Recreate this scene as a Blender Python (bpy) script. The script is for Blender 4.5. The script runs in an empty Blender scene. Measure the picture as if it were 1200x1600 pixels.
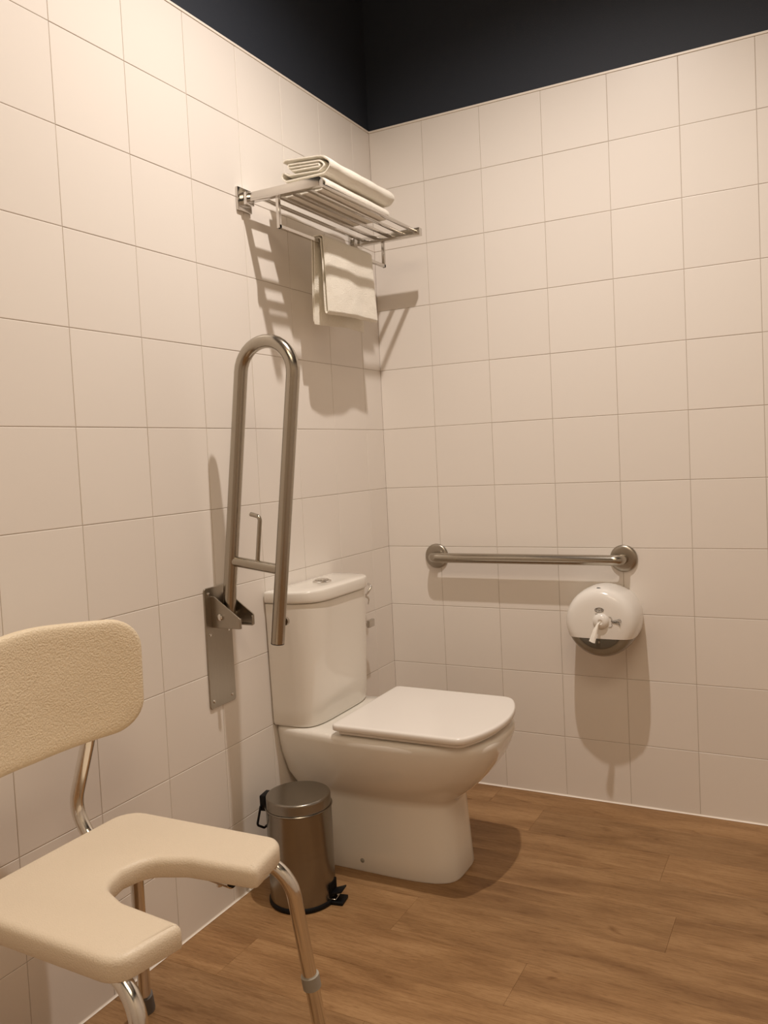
import bpy, bmesh, math, random
from mathutils import Vector, Matrix

random.seed(7)
SC = bpy.context.scene
COL = SC.collection
PI = math.pi

# ------------------------------------------------------------------ camera
cam_d = bpy.data.cameras.new('camera')
cam = bpy.data.objects.new('camera', cam_d)
COL.objects.link(cam)
SC.camera = cam
cam_d.sensor_fit = 'HORIZONTAL'
cam_d.sensor_width = 36.0
cam_d.lens = 1302.5 / 1200 * 36.0
cam_d.shift_x = -0.0133
cam_d.shift_y = -0.01883
cam_d.clip_start = 0.02
cam.matrix_world = Matrix((
    (0.8868862, 0.01971787, 0.46156698, 1.34533),
    (0.45940964, 0.06776461, -0.88563579, -2.52511),
    (-0.04874075, 0.99750647, 0.05104092, 1.10376),
    (0, 0, 0, 1)))

# ------------------------------------------------------------------ world, view, lamps
w = bpy.data.worlds.new('world')
SC.world = w
w.use_nodes = True
w.node_tree.nodes['Background'].inputs[0].default_value = (0.02, 0.02, 0.02, 1)
w.node_tree.nodes['Background'].inputs[1].default_value = 0.0
SC.view_settings.view_transform = 'Standard'
SC.view_settings.look = 'None'
SC.view_settings.gamma = 1.0
SC.view_settings.use_curve_mapping = False
SC.view_settings.exposure = 0.66
try:
    SC.cycles.max_bounces = 10
    SC.cycles.diffuse_bounces = 8
    SC.cycles.glossy_bounces = 6
    SC.cycles.caustics_reflective = True
    SC.cycles.blur_glossy = 0.3
    SC.cycles.use_denoising = True
    SC.cycles.sample_clamp_indirect = 6.0
except Exception:
    pass


def lamp(name, loc, power, color, radius, angle=160, blend=0.4):
    d = bpy.data.lights.new(name, 'SPOT')
    d.energy = power
    d.color = color
    d.shadow_soft_size = radius
    d.spot_size = math.radians(angle)
    d.spot_blend = blend
    o = bpy.data.objects.new(name, d)
    COL.objects.link(o)
    o.location = loc
    return o


lamp('downlight_lamp', (0.79, -1.0, 2.80), 70, (1.0, 0.895, 0.81), 0.020, 146, 0.95)
# broad warm fill light, added out of view behind the camera to lift shadows
ad = bpy.data.lights.new('added_fill_light', 'AREA')
ad.shape = 'RECTANGLE'
ad.size, ad.size_y = 1.2, 0.9
ad.energy = 15
ad.color = (1.0, 0.80, 0.58)
ao = bpy.data.objects.new('added_fill_light', ad)
COL.objects.link(ao)
ao.location = (1.55, -2.6, 2.84)

# ------------------------------------------------------------------ materials
def new_mat(name):
    m = bpy.data.materials.new(name)
    m.use_nodes = True
    nt = m.node_tree
    b = nt.nodes['Principled BSDF']
    return m, nt, b


def N(nt, kind, **kw):
    n = nt.nodes.new(kind)
    for k, v in kw.items():
        setattr(n, k, v)
    return n


def simple(name, col, rough=0.5, metal=0.0, bump=0.0, bscale=200.0, var=0.0, coat=0.0, spec=0.5, sheen=0.0):
    m, nt, b = new_mat(name)
    b.inputs['Base Color'].default_value = (*col, 1)
    b.inputs['Roughness'].default_value = rough
    b.inputs['Metallic'].default_value = metal
    b.inputs['Coat Weight'].default_value = coat
    b.inputs['Coat Roughness'].default_value = 0.08
    b.inputs['Specular IOR Level'].default_value = spec
    b.inputs['Sheen Weight'].default_value = sheen
    tc = N(nt, 'ShaderNodeTexCoord')
    if bump:
        n = N(nt, 'ShaderNodeTexNoise')
        n.inputs['Scale'].default_value = bscale
        n.inputs['Detail'].default_value = 4
        nt.links.new(tc.outputs['Object'], n.inputs['Vector'])
        bp = N(nt, 'ShaderNodeBump')
        bp.inputs['Strength'].default_value = bump
        bp.inputs['Distance'].default_value = 0.002
        nt.links.new(n.outputs['Fac'], bp.inputs['Height'])
        nt.links.new(bp.outputs['Normal'], b.inputs['Normal'])
    if var:
        n2 = N(nt, 'ShaderNodeTexNoise')
        n2.inputs['Scale'].default_value = 6.0
        nt.links.new(tc.outputs['Object'], n2.inputs['Vector'])
        mx = N(nt, 'ShaderNodeMix', data_type='RGBA')
        mx.inputs['A'].default_value = (*[c * (1 - var) for c in col], 1)
        mx.inputs['B'].default_value = (*[min(1, c * (1 + var)) for c in col], 1)
        nt.links.new(n2.outputs['Fac'], mx.inputs['Factor'])
        nt.links.new(mx.outputs['Result'], b.inputs['Base Color'])
    return m


def brushed(name, col, rough, axis_scale=(3, 3, 260), rvar=0.12, bump=0.05):
    m, nt, b = new_mat(name)
    b.inputs['Metallic'].default_value = 1.0
    tc = N(nt, 'ShaderNodeTexCoord')
    mp = N(nt, 'ShaderNodeMapping')
    mp.inputs['Scale'].default_value = axis_scale
    nt.links.new(tc.outputs['Object'], mp.inputs['Vector'])
    n = N(nt, 'ShaderNodeTexNoise')
    n.inputs['Scale'].default_value = 4.0
    n.inputs['Detail'].default_value = 6
    nt.links.new(mp.outputs['Vector'], n.inputs['Vector'])
    mr = N(nt, 'ShaderNodeMapRange')
    mr.inputs['To Min'].default_value = rough - rvar / 2
    mr.inputs['To Max'].default_value = rough + rvar / 2
    nt.links.new(n.outputs['Fac'], mr.inputs['Value'])
    nt.links.new(mr.outputs['Result'], b.inputs['Roughness'])
    mx = N(nt, 'ShaderNodeMix', data_type='RGBA')
    mx.inputs['A'].default_value = (*[c * .9 for c in col], 1)
    mx.inputs['B'].default_value = (*[min(1, c * 1.1) for c in col], 1)
    nt.links.new(n.outputs['Fac'], mx.inputs['Factor'])
    nt.links.new(mx.outputs['Result'], b.inputs['Base Color'])
    bp = N(nt, 'ShaderNodeBump')
    bp.inputs['Strength'].default_value = bump
    bp.inputs['Distance'].default_value = 0.001
    nt.links.new(n.outputs['Fac'], bp.inputs['Height'])
    nt.links.new(bp.outputs['Normal'], b.inputs['Normal'])
    return m


def tile_mat():
    m, nt, b = new_mat('glazed_tile')
    b.inputs['Roughness'].default_value = 0.36
    b.inputs['Specular IOR Level'].default_value = 0.35
    tc = N(nt, 'ShaderNodeTexCoord')
    oi = N(nt, 'ShaderNodeObjectInfo')
    mx = N(nt, 'ShaderNodeMix', data_type='RGBA')
    mx.inputs['A'].default_value = (0.778, 0.735, 0.684, 1)
    mx.inputs['B'].default_value = (0.803, 0.762, 0.711, 1)
    nt.links.new(oi.outputs['Random'], mx.inputs['Factor'])
    nt.links.new(mx.outputs['Result'], b.inputs['Base Color'])
    n = N(nt, 'ShaderNodeTexNoise')
    n.inputs['Scale'].default_value = 9.0
    n.inputs['Detail'].default_value = 2
    n.noise_dimensions = '4D'
    ml = N(nt, 'ShaderNodeMath', operation='MULTIPLY')
    ml.inputs[1].default_value = 50
    nt.links.new(oi.outputs['Random'], ml.inputs[0])
    nt.links.new(ml.outputs[0], n.inputs['W'])
    nt.links.new(tc.outputs['Object'], n.inputs['Vector'])
    n2 = N(nt, 'ShaderNodeTexNoise')
    n2.inputs['Scale'].default_value = 260.0
    nt.links.new(tc.outputs['Object'], n2.inputs['Vector'])
    a = N(nt, 'ShaderNodeMath', operation='MULTIPLY_ADD')
    a.inputs[1].default_value = 0.03
    nt.links.new(n2.outputs['Fac'], a.inputs[0])
    nt.links.new(n.outputs['Fac'], a.inputs[2])
    bp = N(nt, 'ShaderNodeBump')
    bp.inputs['Strength'].default_value = 0.25
    bp.inputs['Distance'].default_value = 0.0012
    nt.links.new(a.outputs[0], bp.inputs['Height'])
    nt.links.new(bp.outputs['Normal'], b.inputs['Normal'])
    return m


def wood_mat():
    m, nt, b = new_mat('oak_vinyl')
    b.inputs['Roughness'].default_value = 0.5
    b.inputs['Specular IOR Level'].default_value = 0.3
    tc = N(nt, 'ShaderNodeTexCoord')
    oi = N(nt, 'ShaderNodeObjectInfo')
    off = N(nt, 'ShaderNodeVectorMath', operation='SCALE')
    cmb = N(nt, 'ShaderNodeCombineXYZ')
    nt.links.new(oi.outputs['Random'], cmb.inputs[0])
    nt.links.new(oi.outputs['Random'], cmb.inputs[1])
    nt.links.new(cmb.outputs[0], off.inputs[0])
    off.inputs['Scale'].default_value = 37.0
    add = N(nt, 'ShaderNodeVectorMath', operation='ADD')
    nt.links.new(tc.outputs['Object'], add.inputs[0])
    nt.links.new(off.outputs[0], add.inputs[1])

    def noise(scale, sc3, detail=5, dist=0.0):
        mp = N(nt, 'ShaderNodeMapping')
        mp.inputs['Scale'].default_value = sc3
        nt.links.new(add.outputs[0], mp.inputs['Vector'])
        n = N(nt, 'ShaderNodeTexNoise')
        n.inputs['Scale'].default_value = scale
        n.inputs['Detail'].default_value = detail
        n.inputs['Distortion'].default_value = dist
        nt.links.new(mp.outputs['Vector'], n.inputs['Vector'])
        return n
    big = noise(3.2, (1, 5, 1), 3, 0.6)
    fine = noise(14.0, (1, 14, 1), 7, 1.2)
    pore = noise(60.0, (1, 16, 1), 4, 0.2)
    knot = noise(7.0, (1.0, 2.6, 1), 3, 0.7)
    r1 = N(nt, 'ShaderNodeValToRGB')
    e = r1.color_ramp.elements
    e[0].position = 0.30
    e[0].color = (0.250, 0.136, 0.058, 1)
    e[1].position = 0.70
    e[1].color = (0.415, 0.252, 0.122, 1)
    mid = r1.color_ramp.elements.new(0.5)
    mid.color = (0.335, 0.194, 0.088, 1)
    nt.links.new(big.outputs['Fac'], r1.inputs['Fac'])
    r2 = N(nt, 'ShaderNodeValToRGB')
    e = r2.color_ramp.elements
    e[0].position = 0.33
    e[0].color = (0.74, 0.68, 0.61, 1)
    e[1].position = 0.56
    e[1].color = (1, 1, 1, 1)
    nt.links.new(fine.outputs['Fac'], r2.inputs['Fac'])
    r3 = N(nt, 'ShaderNodeValToRGB')
    e = r3.color_ramp.elements
    e[0].position = 0.36
    e[0].color = (0.78, 0.74, 0.70, 1)
    e[1].position = 0.50
    e[1].color = (1, 1, 1, 1)
    nt.links.new(pore.outputs['Fac'], r3.inputs['Fac'])
    r4 = N(nt, 'ShaderNodeValToRGB')
    e = r4.color_ramp.elements
    e[0].position = 0.63
    e[0].color = (1, 1, 1, 1)
    e[1].position = 0.74
    e[1].color = (0.58, 0.48, 0.38, 1)
    nt.links.new(knot.outputs['Fac'], r4.inputs['Fac'])
    c = r1.outputs['Color']
    for r in (r2, r3, r4):
        mx = N(nt, 'ShaderNodeMix', data_type='RGBA', blend_type='MULTIPLY')
        mx.inputs['Factor'].default_value = 0.8
        nt.links.new(c, mx.inputs['A'])
        nt.links.new(r.outputs['Color'], mx.inputs['B'])
        c = mx.outputs['Result']
    hs = N(nt, 'ShaderNodeHueSaturation')
    mr = N(nt, 'ShaderNodeMapRange')
    mr.inputs['To Min'].default_value = 0.9
    mr.inputs['To Max'].default_value = 1.1
    nt.links.new(oi.outputs['Random'], mr.inputs['Value'])
    nt.links.new(mr.outputs['Result'], hs.inputs['Value'])
    nt.links.new(c, hs.inputs['Color'])
    nt.links.new(hs.outputs['Color'], b.inputs['Base Color'])
    bp = N(nt, 'ShaderNodeBump')
    bp.inputs['Strength'].default_value = 0.15
    bp.inputs['Distance'].default_value = 0.001
    nt.links.new(pore.outputs['Fac'], bp.inputs['Height'])
    nt.links.new(bp.outputs['Normal'], b.inputs['Normal'])
    return m


def terry_mat(name, col):
    m, nt, b = new_mat(name)
    b.inputs['Roughness'].default_value = 0.95
    b.inputs['Specular IOR Level'].default_value = 0.1
    b.inputs['Sheen Weight'].default_value = 0.3
    tc = N(nt, 'ShaderNodeTexCoord')
    n = N(nt, 'ShaderNodeTexNoise')
    n.inputs['Scale'].default_value = 420
    n.inputs['Detail'].default_value = 3
    n2 = N(nt, 'ShaderNodeTexNoise')
    n2.inputs['Scale'].default_value = 22
    for q in (n, n2):
        nt.links.new(tc.outputs['Object'], q.inputs['Vector'])
    a = N(nt, 'ShaderNodeMath', operation='MULTIPLY_ADD')
    a.inputs[1].default_value = 1.6
    nt.links.new(n2.outputs['Fac'], a.inputs[0])
    nt.links.new(n.outputs['Fac'], a.inputs[2])
    bp = N(nt, 'ShaderNodeBump')
    bp.inputs['Strength'].default_value = 0.8
    bp.inputs['Distance'].default_value = 0.003
    nt.links.new(a.outputs[0], bp.inputs['Height'])
    nt.links.new(bp.outputs['Normal'], b.inputs['Normal'])
    mx = N(nt, 'ShaderNodeMix', data_type='RGBA')
    mx.inputs['A'].default_value = (*[c * .9 for c in col], 1)
    mx.inputs['B'].default_value = (*col, 1)
    nt.links.new(n.outputs['Fac'], mx.inputs['Factor'])
    nt.links.new(mx.outputs['Result'], b.inputs['Base Color'])
    return m


def pebble_mat(name, col, rough=0.45, scale=300, strength=0.7):
    m, nt, b = new_mat(name)
    b.inputs['Base Color'].default_value = (*col, 1)
    b.inputs['Roughness'].default_value = rough
    tc = N(nt, 'ShaderNodeTexCoord')
    v = N(nt, 'ShaderNodeTexNoise')
    v.inputs['Scale'].default_value = scale
    v.inputs['Detail'].default_value = 2
    nt.links.new(tc.outputs['Object'], v.inputs['Vector'])
    bp = N(nt, 'ShaderNodeBump')
    bp.inputs['Strength'].default_value = strength
    bp.inputs['Distance'].default_value = 0.003
    nt.links.new(v.outputs['Fac'], bp.inputs['Height'])
    nt.links.new(bp.outputs['Normal'], b.inputs['Normal'])
    return m


M = {
    'tile': tile_mat(),
    'grout': simple('grout', (0.50, 0.45, 0.39), 0.9, bump=0.3),
    'dark': simple('dark_wall_paint', (0.0150, 0.0205, 0.0320), 0.7, bump=0.12, bscale=350),
    'ceil': simple('ceiling_paint', (0.55, 0.53, 0.50), 0.9, bump=0.1),
    'plain': simple('plain_paint', (0.66, 0.62, 0.57), 0.7, bump=0.1),
    'caulk': simple('white_sealant', (0.86, 0.80, 0.72), 0.4, var=0.04),
    'wood': wood_mat(),
    'plankbed': simple('plank_bed', (0.08, 0.05, 0.03), 0.9, bump=0.1),
    'steel': brushed('brushed_steel', (0.43, 0.392, 0.333), 0.22, (260, 260, 3), 0.05, 0.0),
    'steelflat': brushed('brushed_plate_steel', (0.39, 0.35, 0.295), 0.33, (3, 200, 4)),
    'steelbin': brushed('bin_steel', (0.315, 0.295, 0.262), 0.26, (3, 3, 160), 0.05, 0.0),
    'chrome': simple('chrome', (0.72, 0.70, 0.67), 0.06, 1.0, var=0.02),
    'rack': simple('satin_chrome', (0.62, 0.59, 0.55), 0.14, 1.0, var=0.03),
    'alu': simple('polished_aluminium', (0.78, 0.75, 0.70), 0.16, 1.0, var=0.04),
    'porcelain': simple('porcelain', (0.80, 0.77, 0.71), 0.12, var=0.01, coat=0.4),
    'lid': simple('seat_plastic', (0.84, 0.81, 0.77), 0.2, var=0.01),
    'terry': terry_mat('terry_towel', (0.90, 0.86, 0.76)),
    'terry2': terry_mat('terry_towel_lower', (0.92, 0.88, 0.79)),
    'seat': pebble_mat('seat_plastic_cream', (0.72, 0.625, 0.49), 0.42, 420, 0.25),
    'back': pebble_mat('back_plastic_cream', (0.76, 0.65, 0.475), 0.45, 300, 0.6),
    'black': simple('black_plastic', (0.006, 0.006, 0.007), 0.5, bump=0.05, spec=0.2),
    'rubber': simple('grey_rubber', (0.12, 0.11, 0.10), 0.7, bump=0.1),
    'greyplastic': simple('grey_plastic', (0.30, 0.28, 0.24), 0.45, bump=0.05),
    'disp': simple('dispenser_white', (0.82, 0.80, 0.76), 0.2, var=0.01),
    'smoke': simple('smoked_plastic', (0.27, 0.24, 0.19), 0.18, var=0.05),
    'smoke2': simple('smoked_plastic_window', (0.105, 0.095, 0.075), 0.22, var=0.05),
    'print': simple('grey_print', (0.16, 0.15, 0.14), 0.5, var=0.02),
    'printlight': simple('light_grey_print', (0.36, 0.34, 0.31), 0.5, var=0.02),
    'tissue': simple('tissue_paper', (0.84, 0.81, 0.75), 0.9, bump=0.4, bscale=90),
    'hole': simple('dark_hole', (0.008, 0.007, 0.006), 0.8, bump=0.05, spec=0.1),
}

# ------------------------------------------------------------------ helpers
def smooth(me, ang=40):
    for p in me.polygons:
        p.use_smooth = True
    try:
        me.set_sharp_from_angle(angle=math.radians(ang))
    except Exception:
        pass


def mesh_from(bm, name, mat, ang=40, normals=True):
    if normals:
        bmesh.ops.recalc_face_normals(bm, faces=bm.faces)
    me = bpy.data.meshes.new(name)
    bm.to_mesh(me)
    bm.free()
    mats = mat if isinstance(mat, (list, tuple)) else [mat]
    for q in mats:
        me.materials.append(q)
    smooth(me, ang)
    return me


def obj(name, bm, mat, parent=None, ang=40):
    me = mesh_from(bm, name, mat, ang) if isinstance(bm, bmesh.types.BMesh) else bm
    o = bpy.data.objects.new(name, me)
    COL.objects.link(o)
    if parent is not None:
        o.parent = parent
        o.matrix_parent_inverse = Matrix.Translation(-world_loc(parent))
    return o


def world_loc(o):
    v = Vector(o.location)
    p = o.parent
    if p is not None:
        v = o.matrix_parent_inverse @ v
        v = v + world_loc(p)
    return v


def tag(o, label=None, cat=None, group=None, kind=None):
    if label:
        o['label'] = label
    if cat:
        o['category'] = cat
    if group:
        o['group'] = group
    if kind:
        o['kind'] = kind
    return o


def thing(name, label, cat, loc, group=None):
    o = bpy.data.objects.new(name, None)
    o.empty_display_size = 0.05
    COL.objects.link(o)
    o.location = loc
    return tag(o, label, cat, group)


def add_box(bm, lo, hi, bev=0.0, seg=2):
    b2 = bmesh.new()
    bmesh.ops.create_cube(b2, size=1.0)
    s = [hi[i] - lo[i] for i in range(3)]
    c = [(hi[i] + lo[i]) / 2 for i in range(3)]
    for v in b2.verts:
        v.co = Vector((v.co.x * s[0] + c[0], v.co.y * s[1] + c[1], v.co.z * s[2] + c[2]))
    if bev > 0:
        bmesh.ops.bevel(b2, geom=b2.edges[:], offset=bev, segments=seg, profile=0.5, affect='EDGES', clamp_overlap=True)
    merge(bm, b2)


def merge(bm, b2, mat_index=None):
    me = bpy.data.meshes.new('tmp')
    b2.to_mesh(me)
    b2.free()
    n0 = len(bm.faces)
    bm.from_mesh(me)
    bpy.data.meshes.remove(me)
    if mat_index is not None:
        bm.faces.ensure_lookup_table()
        for f in bm.faces[n0:]:
            f.material_index = mat_index


def box_bm(lo, hi, bev=0.0, seg=2):
    bm = bmesh.new()
    add_box(bm, lo, hi, bev, seg)
    return bm


def rings_to(bm, rings, cap0=True, cap1=True, closed=True):
    vr = [[bm.verts.new(p) for p in r] for r in rings]
    n = len(vr[0])
    for a, b in zip(vr[:-1], vr[1:]):
        for i in range(n if closed else n - 1):
            j = (i + 1) % n
            bm.faces.new((a[i], a[j], b[j], b[i]))
    if cap0:
        bm.faces.new(vr[0][::-1])
    if cap1:
        bm.faces.new(vr[-1])
    return vr


def fillet_path(pts, rad, seg=8):
    """polyline with its inner corners rounded; rad a number or one per inner corner"""
    pts = [Vector(p) for p in pts]
    out = [pts[0]]
    for i in range(1, len(pts) - 1):
        r = rad[i - 1] if isinstance(rad, (list, tuple)) else rad
        a, b, c = pts[i - 1], pts[i], pts[i + 1]
        u, v = (a - b), (c - b)
        lu, lv = u.length, v.length
        u.normalize()
        v.normalize()
        ang = u.angle(v)
        if r <= 0 or ang > PI - 0.02:
            out.append(b)
            continue
        d = min(r / math.tan(ang / 2), lu * 0.49, lv * 0.49)
        rr = d * math.tan(ang / 2)
        bis = (u + v).normalized()
        cen = b + bis * (rr / math.sin(ang / 2))
        p0, p1 = b + u * d, b + v * d
        w0, w1 = (p0 - cen), (p1 - cen)
        tot = w0.angle(w1)
        ax = w0.cross(w1).normalized()
        for k in range(seg + 1):
            out.append(cen + Matrix.Rotation(tot * k / seg, 3, ax) @ w0)
    out.append(pts[-1])
    return out


def add_tube(bm, pts, r, n=16, cap=True, rfun=None):
    pts = [Vector(p) for p in pts]
    T = []
    for i in range(len(pts)):
        a = pts[max(i - 1, 0)]
        b = pts[min(i + 1, len(pts) - 1)]
        T.append((b - a).normalized())
    up = Vector((0, 0, 1)) if abs(T[0].z) < 0.9 else Vector((0, 1, 0))
    nrm = (up - T[0] * up.dot(T[0])).normalized()
    rings = []
    for i, p in enumerate(pts):
        if i:
            nrm = (nrm - T[i] * nrm.dot(T[i])).normalized()
        bn = T[i].cross(nrm)
        rr = rfun(i / (len(pts) - 1)) if rfun else r
        rings.append([p + (nrm * math.cos(2 * PI * k / n) + bn * math.sin(2 * PI * k / n)) * rr for k in range(n)])
    rings_to(bm, rings, cap, cap)


def tube_bm(pts, r, n=16, **k):
    bm = bmesh.new()
    add_tube(bm, pts, r, n, **k)
    return bm


def add_lathe(bm, prof, origin, axis='z', n=48):
    """prof: (radius, height along the axis)"""
    o = Vector(origin)
    rings = []
    for r, h in prof:
        ring = []
        for k in range(n):
            a = 2 * PI * k / n
            c, s = max(r, 1e-5) * math.cos(a), max(r, 1e-5) * math.sin(a)
            if axis == 'z':
                p = Vector((c, s, h))
            elif axis == 'y-':
                p = Vector((c, -h, s))
            elif axis == 'y+':
                p = Vector((c, h, s))
            elif axis == 'x':
                p = Vector((h, c, s))
            ring.append(o + p)
        rings.append(ring)
    rings_to(bm, rings)


def lathe_bm(prof, origin, axis='z', n=48):
    bm = bmesh.new()
    add_lathe(bm, prof, origin, axis, n)
    return bm


def super_ring(x0, x1, yc, h, z, nf=3.6, nb=9.0, xc=None, n=72):
    xc = x0 + (x1 - x0) * 0.5 if xc is None else xc
    out = []
    for k in range(n):
        t = 2 * PI * k / n
        c, s = math.cos(t), math.sin(t)
        if c >= 0:
            x = xc + (x1 - xc) * abs(c) ** (2 / nf)
            y = h * math.copysign(abs(s) ** (2 / nf), s)
        else:
            x = xc - (xc - x0) * abs(c) ** (2 / nb)
            y = h * math.copysign(abs(s) ** (2 / nb), s)
        out.append(Vector((x, yc + y, z)))
    return out


def round_poly(pts, rads, seg=8):
    """closed 2-D polygon with rounded corners"""
    n = len(pts)
    out = []
    for i in range(n):
        a, b, c = (Vector((*pts[(i + d) % n], 0)) for d in (-1, 0, 1))
        u, v = (a - b), (c - b)
        lu, lv = u.length, v.length
        u.normalize()
        v.normalize()
        ang = u.angle(v)
        r = rads[i]
        if r <= 0 or ang > PI - 0.03:
            out.append((b.x, b.y))
            continue
        d = min(r / math.tan(ang / 2), lu * 0.48, lv * 0.48)
        rr = d * math.tan(ang / 2)
        cen = b + (u + v).normalized() * (rr / math.sin(ang / 2))
        w0, w1 = (b + u * d - cen), (b + v * d - cen)
        tot = w0.angle(w1)
        sgn = 1 if w0.cross(w1).z > 0 else -1
        for k in range(seg + 1):
            q = cen + Matrix.Rotation(sgn * tot * k / seg, 3, 'Z') @ w0
            out.append((q.x, q.y))
    return out


def prism(poly, mapf, d0, d1, bev=0.0, seg=3):
    """extrude a closed 2-D outline from d0 to d1; mapf(u, v, d) -> point"""
    bm = bmesh.new()
    a = [bm.verts.new(mapf(u, v, d0)) for u, v in poly]
    b = [bm.verts.new(mapf(u, v, d1)) for u, v in poly]
    n = len(poly)
    f0 = bm.faces.new(a[::-1])
    f1 = bm.faces.new(b)
    for i in range(n):
        bm.faces.new((a[i], a[(i + 1) % n], b[(i + 1) % n], b[i]))
    bmesh.ops.recalc_face_normals(bm, faces=bm.faces)
    if bev > 0:
        es = set(f0.edges) | set(f1.edges)
        bmesh.ops.bevel(bm, geom=list(es), offset=bev, segments=seg, profile=0.5, affect='EDGES', clamp_overlap=True)
    return bm


def struct(name, bm, mat, label=None, parent=None):
    o = obj(name, bm, mat, parent)
    o['kind'] = 'structure'
    if label:
        o['label'] = label
    return o


# ------------------------------------------------------------------ room shell
H = 2.191          # top of the tiling
T = 0.2
XR, YF, ZC = 2.5, -3.5, 2.86
GAP = 0.0007
LIP = 0.0009       # grout sits this far behind the tile face

wall_left = struct('wall_left', box_bm((-0.12, YF - 0.1, -0.05), (-LIP - 0.0004, 0.1, H)), M['grout'])
wall_back = struct('wall_back', box_bm((-LIP, LIP + 0.0004, -0.05), (XR + 0.1, 0.12, H)), M['grout'])
struct('wall_left_upper', box_bm((-0.12, YF - 0.1, H), (-0.002, 0.1, ZC)), M['dark'], parent=None)
struct('wall_back_upper', box_bm((-0.002, 0.002, H), (XR + 0.1, 0.12, ZC)), M['dark'], parent=None)
struct('wall_right', box_bm((XR, YF - 0.1, 0), (XR + 0.1, 0.0, H)), M['plain'])
struct('wall_front', box_bm((0, YF - 0.1, 0), (XR, YF, H)), M['plain'])
struct('wall_right_upper', box_bm((XR, YF - 0.1, H), (XR + 0.1, 0.0, ZC)), M['dark'])
struct('wall_front_upper', box_bm((0, YF - 0.1, H), (XR, YF, ZC)), M['dark'])
struct('ceiling', box_bm((-0.12, YF - 0.1, ZC), (XR + 0.1, 0.12, ZC + 0.1)), M['ceil'])


def tile_mesh(wd, ht, name):
    """a pillow-edged glazed tile lying in its own xz plane, glazed face towards -y, centre of face at 0"""
    bm = bmesh.new()
    th, e, d = 0.0066, 0.0013, 0.0003
    a, b = wd / 2, ht / 2
    ring = lambda x, z, y: [bm.verts.new((sx * x, y, sz * z)) for sx, sz in ((-1, -1), (1, -1), (1, 1), (-1, 1))]
    r0, r1, r2, r3 = ring(a, b, th), ring(a, b, d * 2.2), ring(a - e * .35, b - e * .35, d * 0.7), ring(a - e, b - e, 0)
    for p, q in ((r0, r1), (r1, r2), (r2, r3)):
        for i in range(4):
            bm.faces.new((p[i], p[(i + 1) % 4], q[(i + 1) % 4], q[i]))
    bm.faces.new(r3)
    bm.faces.new(r0[::-1])
    me = mesh_from(bm, name, M['tile'], 60)
    for p in me.polygons:
        p.use_smooth = False
    return me


_tm = {}


def lay_tiles(wall, side, u_first, u_end):
    """side 'back': u = x ; side 'left': u = -y"""
    us = [0.0, u_first]
    while us[-1] < u_end:
        us.append(us[-1] + T)
    zs = [0.0]
    z = H - 11 * T
    while z < 0.012:
        z += T
    while z < H - 0.01:
        zs.append(z)
        z += T
    zs.append(H - 0.0065)
    for i in range(len(us) - 1):
        for j in range(len(zs) - 1):
            u0, u1, z0, z1 = us[i], us[i + 1], zs[j], zs[j + 1]
            wd, ht = round(u1 - u0 - 2 * GAP, 4), round(z1 - z0 - 2 * GAP, 4)
            if i == 0:
                wd = round(u1 - u0 - GAP, 4)
            key = (wd, ht)
            if key not in _tm:
                _tm[key] = tile_mesh(wd, ht, 'tile')
            o = bpy.data.objects.new('tile', _tm[key])
            COL.objects.link(o)
            o.parent = wall
            uc, zc = (u0 + u1) / 2 - (GAP / 2 if i == 0 else 0), (z0 + z1) / 2
            tx, tz = random.gauss(0, 0.0011), (random.gauss(0, 0.0011) if i else 0)
            off = random.uniform(-0.00012, 0.00012)
            if side == 'back':
                o.location = (uc, off, zc)
                o.rotation_euler = (tx, 0, tz)
            else:
                o.location = (-off, -uc, zc)
                o.rotation_euler = (tx, 0, PI / 2 + tz)


lay_tiles(wall_back, 'back', 0.1943, XR - 0.01)
lay_tiles(wall_left, 'left', 0.1187, -YF - 0.01)

# thin light trim along the top of the tiling, bead of sealant along the floor
struct('trim_1', box_bm((-0.002, YF, H - 0.0062), (0.0016, 0, H + 0.0004), 0.0006, 1), M['caulk'], 'thin white trim along the top of the left wall tiles')
struct('trim_2', box_bm((0, -0.0016, H - 0.0062), (XR, 0.002, H + 0.0004), 0.0006, 1), M['caulk'], 'thin white trim along the top of the back wall tiles')


def bead(name, axis, label):
    bm = bmesh.new()
    r = 0.0052
    pr = [(0, 0)] + [(r * (1 - 0.85 * math.sin(t * PI / 10)), r * (1 - 0.85 * math.cos(t * PI / 10))) for t in range(6)]
    n = 26
    L = XR if axis == 'x' else -YF
    rings = []
    for k in range(n + 1):
        s = L * k / n
        q = 1 + 0.12 * math.sin(k * 2.3) + random.uniform(-.06, .06)
        rings.append([Vector((s, -a * q, b * q)) if axis == 'x' else Vector((a * q, -s, b * q)) for a, b in pr])
    rings_to(bm, rings)
    struct(name, bm, M['caulk'], label)


bead('trim_3', 'x', 'white sealant bead where the back wall meets the floor')
bead('trim_4', 'y', 'white sealant bead where the left wall meets the floor')

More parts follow.
